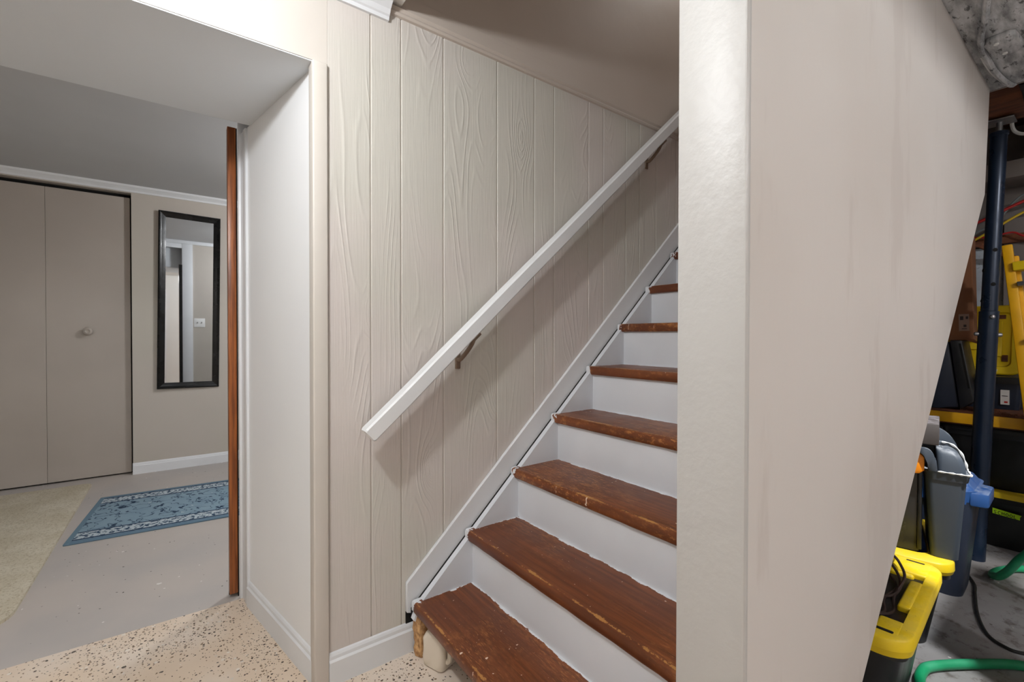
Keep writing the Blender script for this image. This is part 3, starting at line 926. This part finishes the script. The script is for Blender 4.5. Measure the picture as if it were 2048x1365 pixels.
# ------------------------------------------------------------------ storage: totes and bins
def tote(loc, rz, w, l, h, lid_t, label, cat='tote', lid_mat='yellow', body_mat='black_plastic', group='stacked black storage totes', detail=True, lid=True, rot=None):
    """w along local x, l along local y; origin at base corner (near right)"""
    t = thing('storage_tote', label, cat, loc, rot or (0, 0, rz), group)
    m = MB()
    m.rbox(0.02, w - 0.02, 0.02, l - 0.02, 0.0, h - 0.015, 0.06, 0.05, 7)
    m.rbox(0.012, w - 0.012, 0.012, l - 0.012, h - 0.06, h - 0.02, 0.04, 0.0)
    m.build('body', MAT[body_mat], t)
    if lid:
        m = MB()
        m.rbox(0.0, w, 0.0, l, h - lid_t, h - 0.030, 0.065, 0.004, 7)
        lo = m.build('lid', MAT[lid_mat], t, angle=30)
        # raised rim as a ring so that the middle is really recessed
        def ring(ins, z, r, seg=7):
            out = []
            for cx, cy, a0 in ((w - ins - r, l - ins - r, 0), (ins + r, l - ins - r, 90), (ins + r, ins + r, 180), (w - ins - r, ins + r, 270)):
                for k in range(seg + 1):
                    a = R(a0 + 90 * k / seg)
                    out.append((cx + r * math.cos(a), cy + r * math.sin(a), z))
            return out
        ri = 0.032 if detail else 0.07
        m = MB()
        m.loft([ring(0.0, h - 0.031, 0.065), ring(0.001, h - 0.006, 0.064), ring(0.006, h, 0.060), ring(ri, h, 0.036), ring(ri + 0.004, h - 0.031, 0.034)], cap=False)
        m.build('lid_rim', MAT[lid_mat], lo, angle=50)
        if detail:
            for x0, x1, y0, y1, hh in ((0.215, 0.425, 0.030, 0.062, 0.003), (0.485, 0.600, 0.028, 0.125, 0.002), (0.470, 0.500, 0.060, 0.125, -0.004), (0.030, 0.122, 0.028, 0.085, 0.001), (0.060, 0.110, 0.080, 0.105, -0.002), (0.24, 0.40, 0.14, 0.24, -0.012)):
                m = MB()
                m.box(x0, x1, y0, y1, h - 0.032, h + hh, 0.007, 3)
                m.build('lid_block', MAT[lid_mat], lo)
            for x, y in ((0.042, 0.066), (w - 0.034, 0.072)):
                m = MB()
                m.box(x - 0.007, x + 0.007, y - 0.026, y + 0.026, h - 0.004, h + 0.0028, 0.004, 3)
                m.build('lid_slot', MAT['dark'], lo)
    return t

t1 = tote((1.495, 0.315, 0.0), R(4.0), 0.625, 0.80, 0.365, 0.050, 'nearest black tote with dusty yellow lid holding a coiled brown cord')
t2 = tote((2.185, 0.338, 0.0), R(14.0), 0.50, 0.42, 0.350, 0.045, 'yellow lidded black tote under the grey swing top bin', detail=False)

# brown cord lying on the nearest lid
cpts = [(0.60, 0.20, 0.378), (0.545, 0.130, 0.385), (0.47, 0.092, 0.382), (0.38, 0.070, 0.378), (0.29, 0.080, 0.352), (0.20, 0.068, 0.345), (0.13, 0.088, 0.358), (0.10, 0.13, 0.372), (0.15, 0.19, 0.352),
        (0.30, 0.17, 0.372), (0.42, 0.125, 0.362), (0.36, 0.085, 0.352), (0.26, 0.100, 0.348), (0.18, 0.085, 0.345), (0.14, 0.11, 0.352), (0.22, 0.20, 0.352), (0.42, 0.22, 0.350), (0.52, 0.16, 0.376), (0.44, 0.100, 0.372), (0.33, 0.074, 0.362), (0.27, 0.105, 0.350), (0.30, 0.20, 0.365), (0.20, 0.30, 0.345)]
c4, s4 = math.cos(R(4)), math.sin(R(4))
tag(MB((1.8, 0.42, 0.34)).tube([(1.495 + x * c4 - y * s4, 0.315 + x * s4 + y * c4, z + 0.004) for x, y, z in cpts], 0.0042, 8, 7).build('power_cord', MAT['brown_cord']),
    'loose coil of dark brown cord lying on the nearest yellow lid', 'cord')

# grey swing-top bin
bx, by, bz = 2.235, 0.322, 0.3515
gb = thing('waste_bin', 'slim slate grey swing top bin with white dust along its lid edges', 'bin', (bx, by, bz), (0, 0, R(14)))
WB = 0.112
MB().rbox(0.0, 0.30, 0.0, WB, 0.0, 0.300, 0.020, 0.018).build('body', MAT['grey_plastic'], gb)
lid = MB().rbox(-0.008, 0.31, -0.009, WB + 0.002, 0.288, 0.318, 0.024, 0.005).build('lid_rim', MAT['grey_plastic'], gb)
m = MB()
rings = []
for k in range(11):
    a = math.pi / 2 * k / 10
    z = 0.317 + 0.082 * math.sin(a)
    rr = 0.018
    x0, x1, y0, y1 = 0.004 + 0.030 * (1 - math.cos(a)), 0.200, 0.002 + 0.045 * (1 - math.cos(a)), WB - 0.030
    ring = []
    for cx, cy, a0 in ((x1 - rr, y1 - rr, 0), (x0 + rr, y1 - rr, 90), (x0 + rr, y0 + rr, 180), (x1 - rr, y0 + rr, 270)):
        for q in range(5):
            b = R(a0 + 22.5 * q)
            ring.append((cx + rr * math.cos(b), cy + rr * math.sin(b), z))
    rings.append(ring)
m.loft(rings).build('dome', MAT['grey_plastic'], gb, angle=50)
def arch(x0, x1, ya, yb, z0, h, run=0.06):
    pts = [(ya, z0)]
    for k in range(1, 10):
        a = math.pi / 2 * k / 9
        pts.append((ya + run * (1 - math.cos(a)), z0 + h * math.sin(a)))
    pts += [(yb, z0 + h), (yb, z0)]
    return MB().prism(pts, 'x', x0, x1, 0.003, 2)
arch(0.090, 0.110, -0.007, WB + 0.006, 0.317, 0.094).build('lid_cheek', MAT['grey_plastic'], gb)
arch(0.285, 0.305, -0.006, WB + 0.006, 0.317, 0.125, 0.09).build('lid_cheek', MAT['grey_plastic'], gb)
ch = [(WB - 0.034, 0.317), (WB - 0.030, 0.36)]
for k in range(6):
    a = math.pi / 2 * k / 5
    ch.append((WB - 0.026 + 0.030 * (1 - math.cos(a)), 0.362 + 0.040 * math.sin(a)))
ch += [(WB + 0.020, 0.402), (WB + 0.020, 0.384), (WB + 0.000, 0.372), (WB - 0.006, 0.345), (WB - 0.008, 0.317)]
MB().prism(ch, 'x', -0.010, 0.006, 0.003, 2).build('lid_cheek', MAT['grey_plastic'], gb)
for pts in ([(-0.009, -0.008, 0.319), (-0.009, 0.03, 0.3195), (-0.008, 0.078, 0.320)], [(-0.006, -0.009, 0.319), (0.08, -0.008, 0.3195), (0.20, -0.007, 0.319)],
            [(0.089, 0.062, 0.412), (0.089, 0.040, 0.410), (0.089, 0.016, 0.390), (0.089, 0.0, 0.355), (0.089, -0.007, 0.322)]):
    MB().tube(pts, lambda t: 0.0032 + 0.0016 * math.sin(t * 23), 6, 6).build('dust_ridge', MAT['dust_white'], gb, kind='stuff')

# smoky dark box with an orange latch, beside the bin
sb = thing('latch_box', 'smoky dark plastic box with an orange latch beside the grey bin', 'box', (2.232, 0.442, 0.3515), (0, 0, R(14)))
MB().rbox(0.0, 0.36, 0.0, 0.30, 0.0, 0.370, 0.014, 0.004).build('body', MAT['smoke_plastic'], sb)
MB().rbox(-0.004, 0.364, -0.001, 0.31, 0.372, 0.412, 0.014, 0.0).build('lid', MAT['black_plastic'], sb)
MB().prism([(0.012, 0.300), (-0.004, 0.314), (-0.004, 0.362), (0.006, 0.374), (0.085, 0.374), (0.085, 0.300)], 'x', -0.026, 0.004, 0.003).build('latch', MAT['orange_plastic'], sb)
MB().box(-0.005, 0.02, 0.0, 0.014, 0.01, 0.372, 0.004).build('rib', MAT['black_plastic'], sb)

# charcoal case on top of the box
cc = thing('charcoal_case', 'dusty charcoal grey case resting on top of the smoky dark box', 'case', (2.205, 0.392, 0.3515 + 0.4135), (0, 0, R(10)))
MB().prism([(0.0, 0.0), (0.50, 0.0), (0.50, 0.078), (0.0, 0.078)], 'x', 0.0, 0.24, 0.004, 2).build('case_body', MAT['charcoal'], cc)
MB().box(0.03, 0.21, 0.06, 0.44, 0.077, 0.082, 0.003).build('case_lid', MAT['charcoal'], cc)

# navy bin with blue lid
nb = thing('recycling_bin', 'tall dark navy bin with a dusty blue handled lid behind the grey bin', 'bin', (2.735, 0.378, 0.0), (0, 0, R(2)))
MB().rbox(0.0, 0.32, 0.0, 0.40, 0.0, 0.44, 0.05, 0.036, 7).build('body', MAT['navy_plastic'], nb)
MB().rbox(0.008, 0.312, 0.008, 0.39, 0.36, 0.445, 0.05, 0.002, 7).build('inner_rim', MAT['blue_plastic'], nb)
lid = MB().rbox(-0.022, 0.345, -0.008, 0.42, 0.430, 0.488, 0.085, 0.006, 9).build('lid', MAT['blue_plastic'], nb)
MB().rbox(0.01, 0.31, 0.022, 0.37, 0.486, 0.520, 0.07, -0.022, 9).build('lid_dome', MAT['blue_plastic'], lid)
MB().prism([(0.030, -0.046), (0.012, 0.012), (0.225, 0.012), (0.205, -0.046)], 'z', 0.426, 0.486, 0.008, 2).build('lid_handle', MAT['blue_plastic'], lid)

# stacked totes under the shelf board
w_, l_ = 0.42, 0.62
ta = tote((3.56, 0.02, 0.0), 0, w_, l_, 0.318, 0.028, 'bottom black tote with yellow lid and a green school label', detail=False)
tape = MB((3.56, 0.02, 0)).prism([(0.318, 0.187), (0.418, 0.196), (0.418, 0.225), (0.312, 0.212), (0.318, 0.200)], 'x', 3.560 + 0.014, 3.560 + 0.018).build('label_tape', MAT['tape'], ta, smooth=False, label='neon green label tape')
# hand lettering SCHOOL as pen strokes
GL = {'S': [[(.9, .9), (.5, 1), (.1, .8), (.4, .55), (.85, .3), (.5, 0), (.05, .12)]], 'C': [[(.9, .85), (.5, 1), (.1, .6), (.15, .2), (.6, 0), (.95, .15)]],
      'H': [[(.1, 1), (.1, 0)], [(.85, 1), (.85, 0)], [(.1, .5), (.85, .5)]], 'O': [[(.5, 1), (.1, .7), (.1, .25), (.5, 0), (.9, .25), (.9, .7), (.5, 1)]], 'L': [[(.2, 1), (.15, 0), (.85, .05)]]}
m = MB((3.56, 0.02, 0))
for i, ch in enumerate('SCHOOL'):
    for stt in GL[ch]:
        pts = []
        for u, v in stt:
            yy = 0.4125 - (i + u * 0.72) * 0.0145
            zz = 0.1985 + v * 0.0165 - (i + u) * 0.0014
            pts.append((3.560 + 0.0135, yy, zz))
        m.tube(pts, 0.0013, 5, 2)
m.build('lettering', MAT['marker'], tape, label='handwritten word SCHOOL')
tb = tote((3.57, 0.02, 0.3185), 0, w_, l_, 0.345, 0.03, 'black tote between the labelled tote and the yellow edged board', lid_mat='black_plastic', detail=False)
tc = tote((3.57, 0.66, 0.0), 0, w_, l_, 0.318, 0.028, 'bottom black tote standing left of the labelled tote', detail=False)
td = tote((3.57, 0.66, 0.3185), 0, w_, l_, 0.345, 0.03, 'upper black tote stacked left of the steel post', lid_mat='black_plastic', detail=False)
sh = thing('shelf_board', 'rusty brown board with a yellow front edge lying across the black totes', 'shelf', (3.54, 0.0, 0.665))
MB().box(0.0, 0.50, 0.0, 1.30, 0.0, 0.070, 0.004).build('board', MAT['oldwood'], sh)
MB().box(-0.010, 0.0, 0.0, 1.30, 0.008, 0.066, 0.003).build('edge_strip', MAT['yellow2'], sh)
sc_ = MB()
for k in range(26):
    x, y = random.uniform(0.03, 0.2), random.uniform(0.25, 0.46)
    a = random.uniform(0.008, 0.022)
    sc_.box(x, x + a, y, y + a * 1.4, 0.070, 0.070 + a * 0.6)
sc_.build('grit', MAT['oldwood'], sh, smooth=False, kind='stuff')

# tilted black tote on the board
ttt = thing('tipped_tote', 'black tote tipped on its side on the board behind the raked wall', 'tote', (3.62, 0.498, 0.7365))
MB().prism([(0.062, 0.012), (0.108, 0.395), (0.30, 0.375), (0.33, 0.0), (0.16, 0.0)], 'x', 0.0, 0.20, 0.012, 2).build('body', MAT['navy_plastic'], ttt)
MB().prism([(0.0, 0.055), (0.055, 0.402), (0.104, 0.402), (0.058, 0.004)], 'x', -0.012, 0.21, 0.006, 2).build('rim', MAT['black_plastic'], ttt)
MB().prism([(0.018, 0.13), (0.056, 0.385), (0.066, 0.385), (0.026, 0.13)], 'x', -0.0135, -0.010).build('rim_groove', MAT['dark'], ttt)

# upright yellow lid and small labelled tote
yl = thing('loose_lid', 'loose yellow tote lid propped upright behind the steel post', 'lid', (3.93, 0.352, 0.86), (0, R(12), R(0)))
m = MB()
def rr_yz(y0, y1, z0, z1, r, x):
    out = []
    for cy, cz, a0 in ((y1 - r, z1 - r, 0), (y0 + r, z1 - r, 90), (y0 + r, z0 + r, 180), (y1 - r, z0 + r, 270)):
        for k in range(7):
            a = R(a0 + 15 * k)
            out.append((x, cy + r * math.cos(a), cz + r * math.sin(a)))
    return out
yl.location.z = 0.748
H0, H1 = 0.19, 0.62
m.loft([rr_yz(0.0, 0.36, H0, H1, 0.05, 0.03), rr_yz(0.0, 0.36, H0, H1, 0.05, 0.006), rr_yz(0.006, 0.354, H0 + 0.006, H1 - 0.006, 0.05, 0.0), rr_yz(0.045, 0.315, H0 + 0.045, H1 - 0.045, 0.03, 0.0), rr_yz(0.052, 0.308, H0 + 0.052, H1 - 0.052, 0.03, 0.012)])
yo = m.build('lid_plate', MAT['yellow'], yl, angle=30)
for y0, y1, z0, z1 in ((0.085, 0.12, 0.30, 0.52), (0.16, 0.28, 0.34, 0.40), (0.16, 0.28, 0.44, 0.50), (0.22, 0.30, 0.25, 0.29)):
    MB().box(-0.004, 0.016, y0, y1, z0, z1, 0.006).build('lid_block', MAT['yellow'], yo)
for y0, y1, z0, z1 in ((0.06, 0.085, 0.27, 0.31), (0.075, 0.105, 0.535, 0.56), (0.27, 0.30, 0.21, 0.25), (0.13, 0.155, 0.33, 0.38)):
    MB().box(0.005, 0.0135, y0, y1, z0, z1, 0.002).build('lid_slot', MAT['oldwood'], yo)
MB().box(-0.001, 0.003, 0.10, 0.145, H0 + 0.018, H0 + 0.03).build('maker_sticker', MAT['label'], yo)
lb = thing('labelled_tote', 'small black tote with a white paper label under the loose yellow lid', 'tote', (3.86, 0.34, 0.7355))
MB().rbox(0.0, 0.30, 0.0, 0.36, 0.0, 0.17, 0.02, 0.014).build('body', MAT['navy_plastic'], lb)
MB().rbox(-0.012, 0.31, -0.014, 0.37, 0.150, 0.190, 0.02, 0.0).build('lid', MAT['black_plastic'], lb)
lbl = MB().box(-0.003, 0.012, 0.050, 0.085, 0.030, 0.115).build('paper_label', MAT['label'], lb)
MB().box(-0.004, 0.0, 0.056, 0.070, 0.040, 0.050).build('print_mark', MAT['redink'], lbl)
MB().box(-0.004, 0.0, 0.056, 0.080, 0.078, 0.082).build('print_mark', MAT['ink'], lbl)

# cardboard box on the tipped tote
cb = thing('cardboard_box', 'tall brown cardboard box with a shipping label leaning at the wall edge', 'box', (3.74, 0.520, 1.1405), (R(-1.5), 0, R(4)))
MB().box(0.0, 0.24, 0.0, 0.34, 0.0, 0.63, 0.003, 1).build('carton', MAT['card'], cb)
MB().prism([(-0.045, -0.034), (-0.042, -0.022), (0.0, 0.004), (0.03, 0.004), (0.03, 0.0)], 'x', -0.055, -0.002, 0.001, 1).build('flap', MAT['card'], cb)
lab = MB().box(-0.0025, 0.002, 0.018, 0.062, 0.055, 0.155).build('shipping_label', MAT['cardlabel'], cb)
for z0, z1, y0, y1 in ((0.125, 0.140, 0.022, 0.032), (0.120, 0.142, 0.042, 0.056), (0.078, 0.092, 0.030, 0.042), (0.066, 0.070, 0.028, 0.050)):
    MB().box(-0.0035, 0.0, y0, y1, z0, z1).build('print_mark', MAT['ink'], lab)

# yellow stepladder leaning at the right
ld = thing('stepladder', 'closed yellow fibreglass stepladder leaning at the right edge of the photo', 'ladder', (3.43, 0.222, 0.0), (R(-5.6), R(0), 0))
for yy in (0.0, -0.36):
    m = MB()
    m.box(0.0, 0.030, yy - 0.038 , yy + 0.0, 0.0, 1.64, 0.005, 2)
    m.build('side_rail', MAT['yellow2'], ld)
    MB().box(0.034, 0.064, yy - 0.052, yy - 0.012, 0.02, 1.58, 0.004, 2).build('rear_rail', MAT['yellow2'], ld)
for k in range(5):
    z = 0.26 + 0.29 * k
    MB().box(-0.022, 0.034, -0.36, -0.038, z, z + 0.022, 0.003).build('step', MAT['steel'], ld)
MB().box(-0.02, 0.085, -0.41, -0.030, 1.50, 1.545, 0.006).build('top_cap', MAT['yellow'], ld)

# grey board leaning on the foundation wall
tag(MB((4.19, 0.3, 0)).box(4.19, 4.21, 0.10, 0.455, 0.0, 1.90, 0.002).build('wall_board', MAT['greyboard']),
    'grey brown board standing against the white foundation wall behind the ladder', 'board')

# broken wood scrap hanging by the wires
tag(MB((4.05, 0.52, 1.70)).loft([[(4.02, 0.545 + 0.02 * math.cos(a) * s, 1.735 + 0.018 * math.sin(a) * s) for a in [k * math.pi / 4 for k in range(8)]] if i == 0 else
     [(4.02 + 0.06 * i, 0.545 - 0.05 * i + 0.02 * math.cos(a) * s, 1.735 - 0.03 * i + 0.018 * math.sin(a) * s) for a in [k * math.pi / 4 for k in range(8)]] for i, s in enumerate((0.8, 1.1, 1.0, 0.5))]).build('wood_scrap', MAT['oldwood']),
    'splintered brown wood scrap by the wires above the cardboard box', 'wood')

# wires on the foundation wall
def wire(name, pts, r, mat, label):
    tag(MB(pts[0]).tube(pts, r, 8, 6).build(name, MAT[mat]), label, 'wire', 'wires on the foundation wall' if name == 'wall_wire' else None)
wire('wall_wire', [(4.08, 0.62, 1.86), (4.06, 0.50, 1.905), (4.06, 0.40, 1.955), (4.06, 0.28, 2.00), (4.06, 0.1, 2.03)], 0.009, 'red_wire', 'thick red wire crossing the back wall behind the steel post')
wire('wall_wire', [(4.10, 0.62, 1.75), (4.08, 0.50, 1.82), (4.08, 0.38, 1.90), (4.08, 0.26, 1.955), (4.08, 0.1, 2.0)], 0.007, 'yellow_wire', 'yellow wire running just under the red wire')
wire('wall_wire', [(4.12, 0.62, 1.80), (4.10, 0.48, 1.88), (4.10, 0.40, 1.99), (4.10, 0.33, 2.025), (4.10, 0.1, 2.01)], 0.006, 'grey_wire', 'thin grey wire arching over the red wire')
wire('wall_wire', [(4.12, 0.62, 1.80), (4.11, 0.5, 1.79), (4.11, 0.41, 1.80), (4.11, 0.34, 1.76), (4.11, 0.1, 1.70)], 0.006, 'red_wire', 'thin red wire sagging below the yellow wire')
# white cable with clips and black pipe on the beam
wire('beam_cable', [(3.445, 0.352, 2.30), (3.445, 0.350, 2.24), (3.45, 0.335, 2.205), (3.45, 0.295, 2.187), (3.45, 0.20, 2.19), (3.44, 0.10, 2.235), (3.40, 0.03, 2.256)], 0.008, 'white_wire', 'white cable bending round the beam beside the steel post')
tag(MB((3.5, 0.3, 2.2)).tube([(3.00, 0.275, 2.285), (3.10, 0.272, 2.268), (3.13, 0.268, 2.22), (3.14, 0.262, 2.12), (3.16, 0.24, 2.05)], 0.014, 10, 6).build('drain_pipe', MAT['cord']),
    'black bent pipe hanging beside the brown ceiling beam', 'pipe')

# hoses and cord on the concrete
hose = [(1.55, 0.10, 0.016), (1.72, 0.22, 0.016), (1.85, 0.325, 0.016), (1.95, 0.384, 0.016), (2.03, 0.398, 0.016), (2.10, 0.382, 0.016), (2.231, 0.298, 0.016), (2.354, 0.195, 0.016), (2.40, 0.06, 0.016), (2.40, -0.10, 0.016)]
tag(MB(hose[0]).tube(hose, 0.0155, 12, 8).build('garden_hose', MAT['green']), 'green hose lying across the concrete by the nearest black tote', 'hose', 'green hoses on the concrete')
hose2 = [(3.36, 0.10, 0.018), (3.36, 0.24, 0.018), (3.30, 0.310, 0.018), (3.20, 0.355, 0.018), (3.12, 0.362, 0.022), (3.06, 0.335, 0.045), (3.02, 0.300, 0.100), (2.98, 0.255, 0.190), (2.94, 0.19, 0.26), (2.86, 0.05, 0.20), (2.78, -0.12, 0.02)]
tag(MB(hose2[0]).tube(hose2, 0.0165, 12, 8).build('garden_hose', MAT['green']), 'raised loop of green hose in front of the labelled black tote', 'hose', 'green hoses on the concrete')
crd = [(3.20, 0.52, 0.006), (3.115, 0.462, 0.006), (2.98, 0.405, 0.006), (2.858, 0.385, 0.006), (2.66, 0.350, 0.006), (2.513, 0.303, 0.006), (2.464, 0.252, 0.006), (2.47, 0.204, 0.006), (2.56, 0.10, 0.006), (2.75, 0.0, 0.006)]
tag(MB(crd[0]).tube(crd, 0.0062, 8, 8).build('extension_cord', MAT['cord']), 'black extension cord curving over the dark concrete from the navy bin', 'cord')
